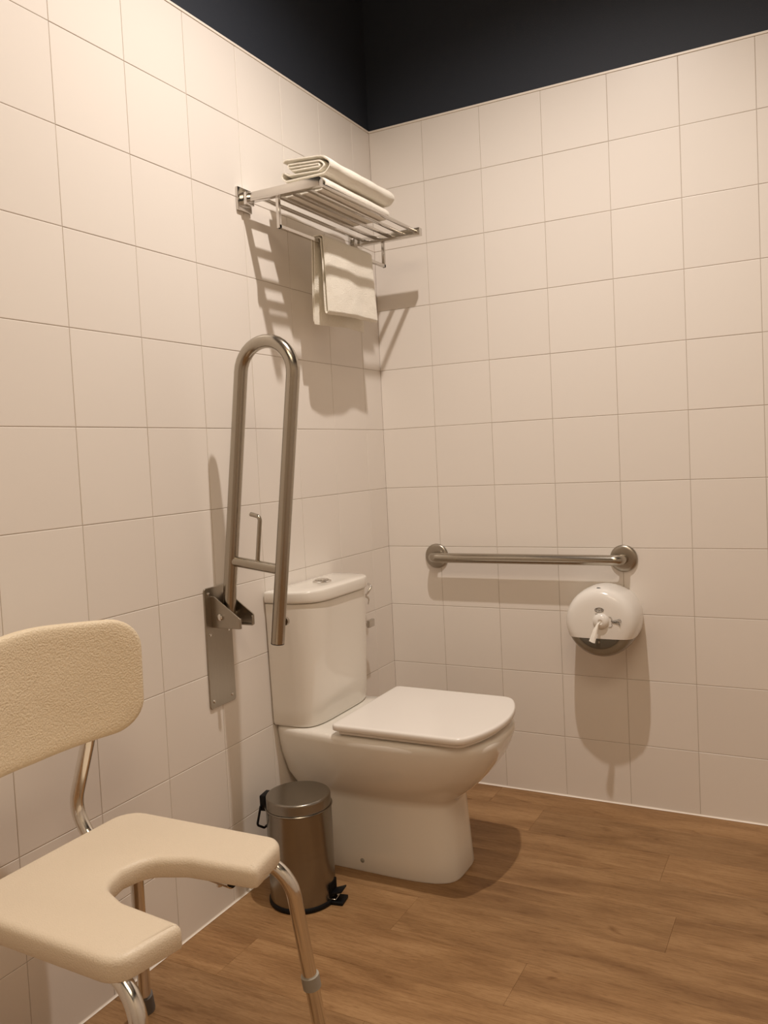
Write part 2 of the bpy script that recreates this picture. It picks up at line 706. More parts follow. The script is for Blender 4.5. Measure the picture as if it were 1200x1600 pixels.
# floor planks run along x
floor = struct('floor', box_bm((-0.12, YF - 0.1, -0.06), (XR + 0.1, 0.12, -0.0045)), M['plankbed'])
PW, PL = 0.15, 1.22
JX = {-4: 0.557, -3: 0.92, -2: 0.30, -1: 1.013, 0: 0.44, 1: 0.752, 2: 1.10, 3: 0.25}
k = -4
y_top = -0.575 + 4 * PW      # the first plank is cut by the wall
row = 0
yy = -0.575 + 3 * PW
edges = [0.0]
y = -0.575 + PW * 3
while y > YF:
    edges.append(y)
    y -= PW
edges.append(YF)
_pm = {}
for r in range(len(edges) - 1):
    y1, y0 = edges[r], edges[r + 1]
    jx = {0: 0.38, 1: 0.557, 2: 0.95, 3: 0.20, 4: 1.013, 5: 0.42, 6: 0.752}.get(r, (r * 0.37) % PL)
    xs = [0.0]
    x = jx
    while x > PL:
        x -= PL
    while x < XR:
        xs.append(x)
        x += PL
    xs.append(XR)
    for a, b in zip(xs[:-1], xs[1:]):
        if b - a < 0.01:
            continue
        key = (round(b - a, 3), round(y1 - y0, 3))
        if key not in _pm:
            w2, h2 = key[0] / 2 - 0.00015, key[1] / 2 - 0.00015
            bm = bmesh.new()
            add_box(bm, (-w2, -h2, -0.0045), (w2, h2, 0), 0.0004, 1)
            _pm[key] = mesh_from(bm, 'plank', M['wood'], 30)
        o = bpy.data.objects.new('plank', _pm[key])
        COL.objects.link(o)
        o.parent = floor
        o.location = ((a + b) / 2, (y0 + y1) / 2, 0)

# ------------------------------------------------------------------ toilet
YC = -0.556
YT = -0.554
t = thing('toilet', 'white close-coupled toilet with closed square lid against the left wall', 'toilet', (0.03, YC, 0))
secs = [  # z, x0, x1, half width, front exponent
    (0.0005, .030, .482, .105, 4.2), (0.006, .030, .484, .107, 4.2), (0.06, .030, .479, .106, 4.2), (0.13, .030, .474, .105, 4.2),
    (0.190, .030, .471, .105, 4.0), (0.205, .030, .476, .108, 3.8), (0.216, .029, .488, .115, 3.6), (0.230, .027, .507, .125, 3.4),
    (0.250, .024, .532, .138, 3.4), (0.280, .022, .560, .155, 3.4), (0.310, .020, .582, .1685, 3.5), (0.340, .020, .597, .178, 3.6),
    (0.365, .020, .605, .184, 3.7), (0.378, .020, .606, .185, 3.7), (0.3845, .021, .603, .1825, 3.7), (0.3885, .026, .594, .174, 3.7)]
def taper(ring, z):
    k = max(0.0, min(1.0, (z - .20) / .06)) * .13
    for p in ring:
        f = max(0.0, 1 - p.x / .20)
        p.y = YC + (p.y - YC) * (1 - k * f * f * (3 - 2 * f))
    return ring


bm = bmesh.new()
rings = [taper(super_ring(x0 - .024 * max(0, min(1, (z - .2) / .05)), x1, YC, h, z, nf, 12, xc=x0 + (x1 - x0) * .42), z) for z, x0, x1, h, nf in secs]
rings += [taper(super_ring(.06, .55, YC, .13, .3890, 3.2, 6, xc=.30), .389)]
rings_to(bm, rings)
bowl = obj('bowl', bm, M['porcelain'], t, 50)
for sy in (-1, 1):
    bm = lathe_bm([(0.0, -0.002), (.0062, -0.002), (.0062, .0012), (.004, .0026), (0, .003)], (.226, YC + sy * .1055, .030), 'y-' if sy < 0 else 'y+', 16)
    tag(obj('bolt_cap', bm, M['greyplastic'], bowl), 'small brown cap over the fixing bolt')

# tank body: D-shaped in plan, widening upwards
def tank_ring(z, h, depth, x0=.0035, a=3.0, b=4.5, nb=30, n=96):
    out = []
    xs = x0 + depth * .1
    for k in range(n):
        tt = 2 * PI * k / n
        c, s = math.cos(tt), math.sin(tt)
        if c >= 0:
            x = xs + (depth + x0 - xs) * abs(c) ** (2 / a)
            yy = h * math.copysign(abs(s) ** (2 / b), s)
        else:
            x = xs - (xs - x0) * abs(c) ** (2 / nb)
            yy = h * math.copysign(abs(s) ** (2 / nb), s)
        out.append(Vector((x, YT + yy, z)))
    return out


bm = bmesh.new()
z0, z1 = .3895, .7215
R = [tank_ring(z0, .158, .120, .006, 5, 5), tank_ring(z0 + .003, .163, .126, .004, 5, 5), tank_ring(z0 + .012, .1655, .129, .0035, 5, 5)]
for k in range(1, 9):
    f = k / 8
    R.append(tank_ring(z0 + .012 + (z1 - z0 - .012) * f, .1655 + .0095 * f, .129 + .020 * f ** .8, .0035, 5 - 2 * f, 5 - .5 * f))
R.append(tank_ring(z1 + .002, .172, .145))
rings_to(bm, R)
tank = obj('tank', bm, M['porcelain'], t, 50)
bm = bmesh.new()
zl = z1 + .0035
R = [tank_ring(zl, .173, .148, .006), tank_ring(zl + .002, .1775, .155, .004), tank_ring(zl + .006, .1785, .1565), tank_ring(zl + .025, .1785, .1560),
     tank_ring(zl + .0290, .1772, .1545, .004), tank_ring(zl + .0312, .1738, .1510, .007), tank_ring(zl + .0322, .168, .145, .012), tank_ring(zl + .0326, .10, .08, .04)]
rings_to(bm, R)
tl = obj('tank_lid', bm, M['porcelain'], t, 60)
ztl = zl + .0324
bm = bmesh.new()
add_lathe(bm, [(0, -.001), (.0265, -.001), (.0265, .003), (.024, .0055), (.0205, .0062), (.020, .0050), (0, .0050)], (.080, YT - .006, ztl), 'z', 40)
fb = tag(obj('flush_button', bm, M['chrome'], t), 'round chrome double flush button')
for sgn in (-1, 1):
    pts = []
    for k in range(13):
        a = PI * k / 12
        pts.append((.0185 * math.cos(a), sgn * (.0008 + .0185 * math.sin(a))))
    bmf = prism(pts, lambda u, v, d: Vector((.080 + v, YT - .006 + u, d)), ztl + .0048, ztl + .009, .0012, 2)
    obj('button_half', bmf, M['chrome'], fb)

# seat ring and lid
bm = bmesh.new()
def lid_outline(h, x0, xc, xf):
    pts, rad = [(x0, YC - h), (x0, YC + h), (xc, YC + h * .975)], [.016, .016, .060]
    for k in range(1, 8):
        a = h * .975 * (1 - k / 4)
        pts.append((xc + (xf - xc) * (1 - (a / (h * .975)) ** 2) ** .9, YC + a))
        rad.append(.35)
    pts.append((xc, YC - h * .975))
    rad.append(.060)
    q = round_poly(pts, rad, 7)
    out = []
    for i in range(len(q)):
        a, b = Vector(q[i]), Vector(q[(i + 1) % len(q)])
        n = max(1, int((b - a).length / .03))
        for j in range(n):
            out.append(tuple(a.lerp(b, j / n)))
    return out


def inset_poly(poly, d):
    n = len(poly)
    out = []
    for i in range(n):
        a, b, c = (Vector(poly[(i + q) % n]) for q in (-1, 0, 1))
        t1, t2 = (b - a), (c - b)
        if t1.length < 1e-7:
            t1 = t2
        if t2.length < 1e-7:
            t2 = t1
        t1.normalize()
        t2.normalize()
        nn = (Vector((-t1.y, t1.x)) + Vector((-t2.y, t2.x)))
        if nn.length < 1e-6:
            nn = Vector((-t1.y, t1.x))
        nn.normalize()
        out.append(b + nn * d)
    return out


LO = lid_outline(.1885, .199, .560, .613)
_ar = sum(LO[i][0] * LO[(i + 1) % len(LO)][1] - LO[(i + 1) % len(LO)][0] * LO[i][1] for i in range(len(LO)))
_sg = 1 if _ar > 0 else -1
lr = lambda ins, z: [Vector((p.x, p.y, z)) for p in inset_poly(LO, _sg * ins)]
bm = bmesh.new()
rings_to(bm, [lr(.019, .3915), lr(.016, .3935), lr(.016, .3985), lr(.018, .4008)])
obj('seat', bm, M['lid'], t, 50)
bm = bmesh.new()
rings_to(bm, [lr(.010, .4060), lr(.0015, .4055), lr(0, .4070), lr(0, .4165), lr(.0010, .4192), lr(.0030, .4208), lr(.0065, .4214), lr(.012, .4217)])
lid = obj('lid', bm, M['lid'], t, 60)
for (bx, by) in ((.30, -.166), (.30, .166), (.555, -.158), (.555, .158)):
    obj('bumper', lathe_bm([(0, .4005), (.005, .4005), (.006, .4065), (0, .4065)], (bx, YC + by, 0), 'z', 14), M['lid'], lid)
for s in (-1, 1):
    h = tube_bm([(.197, YC + s * .075 - .02, .4000), (.197, YC + s * .075 + .02, .4000)], .0085, 14)
    obj('hinge', h, M['chrome'], t)

# ------------------------------------------------------------------ valve and hook behind the tank
v = thing('angle_valve', 'small chrome water stop valve on the left wall behind the tank', 'valve', (0.0015, -.262, .577))
obj('escutcheon', lathe_bm([(0, 0), (.026, 0), (.026, .002), (.018, .007), (0, .007)], (0.0008, -.262, .577), 'x', 28), M['chrome'], v)
obj('valve_body', tube_bm([(.004, -.262, .577), (.052, -.262, .577)], .010, 16), M['chrome'], v)
bm = tube_bm([(.043, -.262, .577), (.043, -.240, .577)], .0085, 14)
obj('outlet', bm, M['chrome'], v)
bm = box_bm((.050, -.272, .565), (.062, -.236, .589), .003, 2)
obj('valve_handle', bm, M['rack'], v)
v = thing('hose_hook', 'small chrome hook on the left wall just above the stop valve', 'hook', (0.0015, -.245, .672))
obj('hook_base', lathe_bm([(0, 0), (.014, 0), (.014, .004), (.010, .006), (0, .006)], (0.0008, -.252, .672), 'x', 24), M['chrome'], v)
obj('hook_arm', tube_bm(fillet_path([(.004, -.252, .672), (.045, -.252, .668), (.056, -.236, .692), (.040, -.229, .698)], .008, 6), .0045, 12), M['chrome'], v)
obj('hook_stem', tube_bm(fillet_path([(.030, -.252, .669), (.048, -.242, .655), (.046, -.246, .635)], .012, 5), .0042, 12, rfun=lambda f: .0048 - .003 * f), M['chrome'], v)

# ------------------------------------------------------------------ fold-up support rail
yb = -.917
t = thing('folding_grab_bar', 'brushed steel U-shaped support rail folded up on its wall bracket', 'grab bar', (0.0, yb, .50))
ux, uz = .1345, .9909
def P(along, across, dy=0.0):   # local frame of the raised loop: origin at the pivot end of the wall-side leg
    return Vector((.0335 + along * ux + across * uz, yb + dy, .732 + along * uz - across * ux))
Rr, sp, up = .0163, .149, .592
pts = [P(-.004, 0), P(up, 0)]
arc = [P(up + math.sin(PI * k / 18) * sp / 2, sp / 2 - math.cos(PI * k / 18) * sp / 2) for k in range(1, 18)]
pts = [P(-.006 + (up + .006) * f, 0) for f in (0, .25, .5, .75, 1)] + arc + [P(up - (up + .042) * f, sp) for f in (0, .25, .5, .75, 1)]
loop = obj('bar_loop', tube_bm(pts, Rr, 28), M['steel'], t)
e = P(-.042, sp)
dirv = (P(0, 0) - P(1, 0))
bm = tube_bm([e - dirv * .002, e + dirv * .002], Rr * .985, 28)
tag(obj('end_cap', bm, M['black'], loop), 'black plastic end cap')
bm = tube_bm([P(.135, .006), P(.135, sp - .006)], .0125, 22)
cross = obj('crossbar', bm, M['steel'], t)
hook = obj('paper_holder', tube_bm(fillet_path([P(.136, .078), P(.253, .078), P(.256, .050)], .011, 8), .0052, 14), M['steel'], t)
tag(hook, 'thin bent steel hook standing on the crossbar')
bm = lathe_bm([(0, 0), (.0105, 0), (.0105, .007), (.007, .012), (0, .0135)], (P(.008, sp + .006).x, yb + .0135, P(.008, sp).z), 'y+', 20)
obj('stud', bm, M['steel'], t)

poly = round_poly([(-.969, .506), (-.871, .506), (-.871, .803), (-.969, .803)], [.007] * 4, 5)
bp_ = obj('back_plate', prism(poly, lambda u, v, d: Vector((d, u, v)), .0006, .0045, .0008, 1), M['steelflat'], t)
for (sy, sz) in ((-.955, .788), (-.885, .788), (-.955, .688), (-.885, .688), (-.955, .523), (-.886, .523)):
    obj('screw', lathe_bm([(0, 0), (.0042, 0), (.0040, .0012), (.0022, .0022), (0, .0024)], (.0043, sy, sz), 'x', 14), M['chrome'], bp_)
for yy, nm in ((-.9465, 'side_plate'), (-.8900, 'side_plate')):
    poly = round_poly([(.0042, .781), (.014, .781), (.088, .7305), (.088, .704), (.0042, .704)], [0, .004, .005, .003, 0], 4)
    bm = prism(poly, lambda u, v, d: Vector((u, d, v)), yy, yy + .0035, .0006, 1)
    inn = 1 if yy < yb else -1
    ya = yy + (.0033 if inn > 0 else .0002)
    add_box(bm, (.006, min(ya, ya + inn * .007), .7035), (.087, max(ya, ya + inn * .007), .7065), .0006, 1)
    add_box(bm, (.085, min(ya, ya + inn * .006), .7045), (.0878, max(ya, ya + inn * .006), .729), .0006, 1)
    obj(nm, bm, M['steelflat'], t)
bm = tube_bm([(.031, -.950, .731), (.031, -.884, .731)], .0052, 14)
add_lathe(bm, [(0, 0), (.0085, 0), (.0085, .004), (.006, .006), (0, .0062)], (.031, -.9465, .731), 'y-', 18)
obj('pivot_bolt', bm, M['chrome'], t)

# ------------------------------------------------------------------ horizontal grab bar on the back wall
zc = .7600
t = thing('grab_bar', 'straight brushed steel grab bar with round flanges on the back wall', 'grab bar', (.49, 0, zc))
xa, xb, yo = .1815, .7975, -.052
path = fillet_path([(xa, -.004, zc), (xa, yo, zc), (xb, yo, zc), (xb, -.004, zc)], .034, 12)
obj('bar', tube_bm(path, .0158, 28), M['steel'], t)
for x in (xa, xb):
    obj('flange', lathe_bm([(0, 0), (.0405, 0), (.0412, .002), (.0405, .006), (.037, .0092), (.030, .0105), (.0165, .0112), (0, .0112)], (x, -.0008, zc), 'y-', 48), M['steelflat'], t)

# ------------------------------------------------------------------ toilet paper dispenser
cx, cz, RD = .7505, .587, .1045
t = thing('paper_dispenser', 'round white toilet paper dispenser with grey lower window on the back wall', 'dispenser', (cx, 0, cz))
prof = [(0, 0), (RD - .006, 0), (RD - .002, .03), (RD, .080), (RD - .001, .106), (RD - .0035, .124), (RD - .009, .1365), (RD - .018, .1435), (RD - .030, .1470), (RD - .045, .1488), (RD - .07, .1500), (0, .1505)]
zs = cz - .0415


def half(prof, upper, ofs=0.0):
    bm = lathe_bm([(max(r - ofs, 0), h - (ofs if h > .01 else 0)) for r, h in prof], (cx, -.0008, cz), 'y-', 96)
    geom = bm.verts[:] + bm.edges[:] + bm.faces[:]
    res = bmesh.ops.bisect_plane(bm, geom=geom, plane_co=(0, 0, zs if upper else zs - .0008), plane_no=(0, 0, 1),
                                 clear_inner=upper, clear_outer=not upper)
    ed = [e for e in res['geom_cut'] if isinstance(e, bmesh.types.BMEdge)]
    bmesh.ops.holes_fill(bm, edges=ed, sides=0)
    return bm


cover = tag(obj('cover', half(prof, True), M['disp'], t, 50), 'glossy white upper cover')
low = tag(obj('lower_window', half(prof, False, .0015), M['smoke'], t, 50), 'smoked grey lower window')
# darker centre disc seen in the lower window
bm = lathe_bm([(0, 0), (.070, 0), (.072, .0012), (.066, .0028), (0, .0028)], (cx, -.1472, cz), 'y-', 64)
bmesh.ops.bisect_plane(bm, geom=bm.verts[:] + bm.edges[:] + bm.faces[:], plane_co=(0, 0, zs - .001), plane_no=(0, 0, 1), clear_outer=True)
obj('window_pane', bm, M['smoke2'], low)
obj('window_stud', lathe_bm([(0, 0), (.0035, 0), (.003, .0015), (0, .002)], (cx, -.1497, cz - .052), 'y-', 16), M['smoke'], low)
nz = (cx + .008, cz + .010)
obj('nozzle', lathe_bm([(0, 0), (.0235, 0), (.0225, .005), (.018, .010), (.011, .013), (.0075, .0135), (.006, .011), (0, .011)], (nz[0], -.1495, nz[1]), 'y-', 40), M['disp'], t)
bm = lathe_bm([(0, 0), (.006, 0), (.006, .0006), (0, .0006)], (cx - .002, -.0, 0), 'y-', 24)
for vv in bm.verts:   # keyhole lies on the curved top of the cover
    a = math.radians(60)
    lx, ly, lz = vv.co.x - (cx - .002), vv.co.y, vv.co.z * .62
    vv.co = Vector((cx - .002 + lx, -.1225 + ly * .6 - lz * .8, cz + RD - .0036 + lz * .62 - ly * .9))
tag(obj('keyhole', bm, M['hole'], t), 'small dark keyhole')


def text_bm(txt, size, origin, d=.0004):
    cu = bpy.data.curves.new('t', 'FONT')
    cu.body = txt
    cu.size = size
    cu.align_x = 'CENTER'
    cu.align_y = 'CENTER'
    cu.extrude = d / 2
    cu.offset = size * 0.02
    o = bpy.data.objects.new('t', cu)
    COL.objects.link(o)
    bpy.context.view_layer.update()
    me = bpy.data.meshes.new_from_object(o.evaluated_get(bpy.context.evaluated_depsgraph_get()))
    bpy.data.objects.remove(o)
    bm = bmesh.new()
    bm.from_mesh(me)
    bpy.data.meshes.remove(me)
    for vv in bm.verts:
        vv.co = Vector((origin[0] + vv.co.x, origin[1] + vv.co.z - .0002, origin[2] + vv.co.y))
    return bm


yF = -.1515
lz = cz + .0425
lx = cx + .004
bm = bmesh.new()
for k in range(32):
    pass
ring = [[Vector((lx + a * math.cos(2 * PI * k / 36), yy, lz + b * math.sin(2 * PI * k / 36))) for k in range(36)]
        for a, b, yy in ((.0128, .0070, yF + .001), (.0128, .0070, yF - .0006), (.0118, .0060, yF - .0006), (.0118, .0060, yF + .001))]
rings_to(bm, ring, False, False)
merge(bm, text_bm('Tork', .0105, (lx, yF - .0004, lz)))
add_box(bm, (lx - .0115, yF - .0005, lz - .0118), (lx + .0115, yF + .0008, lz - .0108))
tag(obj('logo', bm, M['print'], t), 'small grey oval maker mark')
# printed sketch of a hand pulling paper, right of the nozzle
bm = bmesh.new()
hx, hz = cx + .050, cz + .011


def stroke(pts, r=.00055):
    add_tube(bm, [Vector((hx + a, yF - .0002, hz + b)) for a, b in pts], r, 6)


stroke([(-.019, .013), (-.014, .012), (-.010, .006), (-.013, 0), (-.009, -.003)])
stroke([(-.020, -.017), (-.013, -.016), (-.010, -.011), (-.012, -.006)])
stroke([(-.012, .001), (-.003, .003), (.006, .005), (.014, .004)])
stroke([(-.011, -.004), (-.002, -.004), (.006, -.006), (.013, -.012)])
stroke([(-.010, -.001), (-.001, .000), (.006, .001), (.012, -.003)])
stroke([(.002, -.001), (.008, -.002), (.012, -.007), (.010, -.010)], .0008)
stroke([(-.006, -.002), (.001, -.0025), (.004, .001)], .0010)
stroke([(.006, .006), (.012, .008), (.016, .002), (.014, -.003)])
tag(obj('printed_diagram', bm, M['print'], t), 'tiny grey line sketch of a hand pulling paper')

# tissue tail: twisted at the nozzle, flaring down to the left
bm = bmesh.new()
sec = [((-.001, -.1605, -.006), .0020, .0012), ((-.006, -.167, -.013), .0035, .0025), ((-.011, -.175, -.028), .0068, .0030), ((-.0155, -.182, -.046), .0085, .0025), ((-.019, -.187, -.060), .0098, .0016)]
R = []
for (px, py, pz), hw, th in sec:
    ring = []
    for k in range(20):
        a = 2 * PI * k / 20
        u = hw * math.cos(a)
        fold = th * (math.sin(a) + 0.9 * math.sin(2.2 * a))
        ring.append(Vector((nz[0] + px + u * .95, py + fold - u * .25, nz[1] + .006 + pz - u * .25)))
    R.append(ring)
rings_to(bm, R)
tag(obj('toilet_paper', bm, M['tissue'], None, 70), 'white toilet paper tail hanging from the dispenser nozzle', 'toilet paper')
bm = bmesh.new()

# ------------------------------------------------------------------ towel rack
t = thing('towel_rack', 'chrome slatted towel shelf with lower rail high on the left wall', 'towel rack', (0.0, -.435, 1.785))
ZT = 1.801
for ya in (-.721, -.146):
    pl = obj('wall_plate', box_bm((.0006, ya - .029, 1.757), (.008, ya + .029, 1.817), .0015, 2), M['rack'], t)
    obj('plate_block', box_bm((.0075, ya - .016, 1.771), (.026, ya + .016, 1.803), .0015, 2), M['chrome'], pl)
    obj('arm', box_bm((.022, ya - .010, ZT - .023), (.243, ya + .010, ZT), .0012, 2), M['rack'], t)
for k, x in enumerate((.0425, .0885, .1345, .1805, .2265)):
    obj('slat', box_bm((x - .0065, -.7115, ZT - .0125), (x + .0065, -.1555, ZT - .0060), .0012, 2), M['rack'], t)
xr, zr = .108, 1.704
pth = [(xr, -.7155, ZT - .0225), (xr, -.7155, zr), (xr, -.1435, zr), (xr, -.1435, ZT - .0225)]
bm = bmesh.new()
s = .0048
add_box(bm, (xr - s, -.7155 - s, zr - s), (xr + s, -.7155 + s, ZT - .0225), .0008, 1)
add_box(bm, (xr - s, -.1435 - s, zr - s), (xr + s, -.1435 + s, ZT - .0225), .0008, 1)
add_box(bm, (xr - s, -.7155 - s * .9, zr - s), (xr + s, -.1435 + s * .9, zr + s), .0008, 1)
obj('towel_rail', bm, M['rack'], t)


# ------------------------------------------------------------------ towels
def ribbon(path, th, ys, wob, name, mat, parent=None, y_slant=0.0, zscale=None, jit=0.0, seed=1, xoff=0.0):
    """thick cloth strip: path in xz swept along y; wob(y, s) -> (dx, dz)"""
    rnd = random.Random(seed)
    pts = [Vector((a, b)) for a, b in path]
    L = [0.0]
    for p, q in zip(pts[:-1], pts[1:]):
        L.append(L[-1] + (q - p).length)
    tot = L[-1]
    pts = [Vector((p.x + xoff, p.y)) for p in pts]
    nrm = []
    for i in range(len(pts)):
        d = (pts[min(i + 1, len(pts) - 1)] - pts[max(i - 1, 0)]).normalized()
        nrm.append(Vector((-d.y, d.x)))
    rings = []
    for y in ys:
        ring = []
        e0 = (y - ys[0]) / (ys[-1] - ys[0])
        half_t = th / 2
        edge = min(1.0, min(e0, 1 - e0) * (len(ys) - 1) / 1.0)
        ht = half_t * (.45 + .55 * edge)
        dpts = []
        for i, p in enumerate(pts):
            dx, dz = wob(y, L[i] / tot)
            dpts.append(Vector((p.x + dx, p.y + dz)))
        for i in range(len(pts)):
            k = ht * (0.6 if i in (0, len(pts) - 1) else 1) * (1 + jit * rnd.uniform(-1, 1))
            ring.append(Vector((dpts[i].x + nrm[i].x * k, y + y_slant * L[i], dpts[i].y + nrm[i].y * k)))
        for i in reversed(range(len(pts))):
            k = ht * (0.6 if i in (0, len(pts) - 1) else 1) * (1 + jit * rnd.uniform(-1, 1))
            ring.append(Vector((dpts[i].x - nrm[i].x * k, y + y_slant * L[i], dpts[i].y - nrm[i].y * k)))
        rings.append(ring)
    bm = bmesh.new()
    rings_to(bm, rings)
    # the two end faces are long strips: rebuild them as quads
    return obj(name, bm, mat, parent, 70)


def dense(path, rads, seg=6, step=.008):
    p3 = fillet_path([(a, 0, b) for a, b in path], rads, seg)
    out = [p3[0]]
    for a, b in zip(p3[:-1], p3[1:]):
        n = max(1, int((b - a).length / step))
        for k in range(1, n + 1):
            out.append(a.lerp(b, k / n))
    return [(p.x, p.z) for p in out]


def capfix(o):
    """replace the two n-gon ends of a ribbon by strips of quads"""
    bm = bmesh.new()
    bm.from_mesh(o.data)
    bm.faces.ensure_lookup_table()
    big = [f for f in bm.faces if len(f.verts) > 8]
    for f in big:
        vs = list(f.verts)
        # ring order: first half outer side, second half inner side reversed
        vs_sorted = sorted(vs, key=lambda q: q.index)
        n = len(vs_sorted) // 2
        bm.faces.remove(f)
        for i in range(n - 1):
            a, b = vs_sorted[i], vs_sorted[i + 1]
            c, d = vs_sorted[2 * n - 2 - i], vs_sorted[2 * n - 1 - i]
            try:
                bm.faces.new((a, b, c, d))
            except ValueError:
                pass
    bmesh.ops.recalc_face_normals(bm, faces=bm.faces)
    bm.to_mesh(o.data)
    bm.free()
    for p in o.data.polygons:
        p.use_smooth = True
    return o


def frange(a, b, n):
    return [a + (b - a) * k / n for k in range(n + 1)]


# lower folded towel (flat, loops seen at its end)
zb = ZT - .0055
low_path = dense([(.128, zb + .034), (.245, zb + .0345), (.262, zb + .019), (.245, zb + .0045), (.118, zb + .0045), (.108, zb + .012), (.118, zb + .0185), (.236, zb + .0185), (.243, zb + .0125), (.236, zb + .0115), (.15, zb + .0115)],
                 [.012, .013, .012, .0035, .003, .003, .003, .002, .001], 5)
wl = lambda y, s: (0.0012 * math.sin(y * 31 + s * 9), 0.0008 * math.sin(y * 23 + s * 5) * (1 - s))
tow = ribbon(low_path, .0066, frange(-.645, -.292, 26), wl, 'folded_towel', M['terry2'], seed=3, xoff=-.047)
capfix(tow)
tag(tow, 'lower white folded towel lying directly on the chrome rack slats', 'towel', 'folded towels on the rack')
# upper folded towel (thicker roll with a spiral of layers)
z2 = zb + .0415
up_path = dense([(.110, z2 + .038), (.116, z2 + .0425), (.232, z2 + .0455), (.263, z2 + .026), (.240, z2 + .0035), (.118, z2 + .0035), (.104, z2 + .011), (.112, z2 + .0205), (.128, z2 + .014),
                 (.222, z2 + .0125), (.243, z2 + .024), (.226, z2 + .036), (.128, z2 + .0345), (.124, z2 + .0285), (.220, z2 + .0285), (.224, z2 + .0225), (.135, z2 + .0215)],
                [.004, .022, .022, .020, .008, .007, .004, .006, .010, .010, .008, .003, .003, .003, .002], 5)
up_path = [(a, z2 + (b - z2) * (1 + .42 * max(0, (.262 - a) / .155))) for a, b in up_path]
wu = lambda y, s: (0.0016 * math.sin(y * 27 + s * 7) + .0010 * math.sin(y * 60), 0.0010 * math.sin(y * 19 + s * 6) * (1 - s * .6))
tow = ribbon(up_path, .0070, frange(-.640, -.282, 26), wu, 'folded_towel', M['terry'], seed=5, xoff=-.032)
capfix(tow)
tag(tow, 'upper cream folded towel with spiral layered end, topmost on the rack', 'towel', 'folded towels on the rack')

# towel hanging over the lower rail, folded double
xt = xr
zt = zr + .0048
hang = dense([(xt - .0185, zr - .222), (xt - .0125, zr - .05), (xt - .0105, zt + .0035), (xt + .0095, zt + .0035), (xt + .0135, zr - .08), (xt + .0180, zr - .190), (xt + .0215, zr - .199), (xt + .0275, zr - .190),
              (xt + .0215, zr - .08), (xt + .0175, zt + .010), (xt - .0175, zt + .0105), (xt - .0205, zr - .05), (xt - .0275, zr - .215)],
             [.02, .006, .006, .02, .004, .004, .004, .02, .010, .010, .02], 5, .01)


def wh(y, s):
    f = max(0.0, min(1.0, abs(s - .5) * 0 + 1))
    a = (y + .40)
    depth = math.sin(min(1, max(0, s)) * PI)
    dx = (.0042 * math.sin(a * 26 + 1.2 + s * 3) + .0015 * math.sin(a * 61 + s * 14)) * max(0.0, min(1.0, math.cos(max(0, min(1, s)) * PI * 2) ** 2 * 1.3 - .3))
    dz = .0035 * math.sin(a * 15 + .5) * (math.cos(s * PI * 2) ** 4)
    return dx, dz - .012 * (a / .16) * (1 if .35 < s < .62 else 0) * 0


o = ribbon(hang, .0052, frange(-.535, -.258, 24), wh, 'hanging_towel', M['terry'], seed=9)
capfix(o)
tag(o, 'cream towel hanging folded over the lower rail of the rack', 'towel')

# ------------------------------------------------------------------ pedal bin
bx, by = .150, -.832
t = thing('pedal_bin', 'small round stainless steel pedal bin beside the toilet', 'waste bin', (bx, by, 0))
pd = Vector((.985, .17, 0)).normalized()
RB = .083
obj('base_ring', lathe_bm([(0, .0005), (RB + .0005, .0005), (RB + .0025, .003), (RB + .0025, .010), (RB, .013), (0, .013)], (bx, by, 0), 'z', 56), M['black'], t)
obj('body', lathe_bm([(0, .012), (RB - .001, .012), (RB - .001, .120), (RB - .001, .236), (RB - .0002, .2372), (RB + .0014, .2385), (RB + .0018, .2400), (RB + .0006, .2415), (RB - .004, .2415), (0, .2415)], (bx, by, 0), 'z', 64), M['steelbin'], t)
obj('bin_lid', lathe_bm([(0, .2418), (RB - .002, .2418), (RB - .0015, .2424), (RB - .002, .2445), (RB - .002, .2640), (RB - .0025, .2665), (RB - .0040, .2682), (RB - .0065, .2688), (RB - .010, .2690), (RB - .03, .2692), (0, .2694)], (bx, by, 0), 'z', 64), M['steelbin'], t)
hd = -pd
sd = Vector((-pd.y, pd.x, 0))


def oriented_box(lo, hi, bev=.001, seg=1):
    b = box_bm(lo, hi, bev, seg)
    for q in b.verts:
        p = pd * q.co.x + sd * q.co.y
        q.co = Vector((bx + p.x, by + p.y, q.co.z))
    return b


hb = oriented_box((-RB - .016, -.020, .222), (-RB + .0005, .020, .262), .003, 2)
hg = tag(obj('lid_hinge', hb, M['black'], t), 'black plastic lid hinge')
hp = [pd * (-RB - .012) + sd * (-.022) + Vector((bx, by, .236)), pd * (-RB - .020) + sd * (-.030) + Vector((bx, by, .19)),
      pd * (-RB - .010) + sd * (-.012) + Vector((bx, by, .176)), pd * (-RB - .008) + sd * (.02) + Vector((bx, by, .178))]
hnd = tube_bm(fillet_path(hp, .008, 5), .0030, 10)
obj('carry_handle', hnd, M['black'], t)
slot = oriented_box((RB - .006, -.020, .016), (RB + .0005, .020, .052), .001, 1)
tag(obj('pedal_slot', slot, M['hole'], t), 'dark slot behind the pedal')
# pedal: lower black foot and the raised pedal blade
bm = oriented_box((RB - .004, -.021, .0008), (RB + .030, .021, .009), .002, 2)
tag(obj('foot_plate', bm, M['black'], t), 'black plastic foot plate')
bm = oriented_box((RB - .012, -.017, .026), (RB + .028, .017, .031), .0015, 2)
for q in bm.verts:
    rel = (Vector((q.co.x - bx, q.co.y - by, 0))).dot(pd) - RB + .012
    q.co.z += rel * .34 - .008
tag(obj('pedal', bm, M['black'], t), 'black pedal lifted above the foot plate')
bm = oriented_box((RB - .008, -.0175, .012), (RB + .012, .0175, .0145), .0008, 1)
obj('pedal_arm', bm, M['chrome'], t)

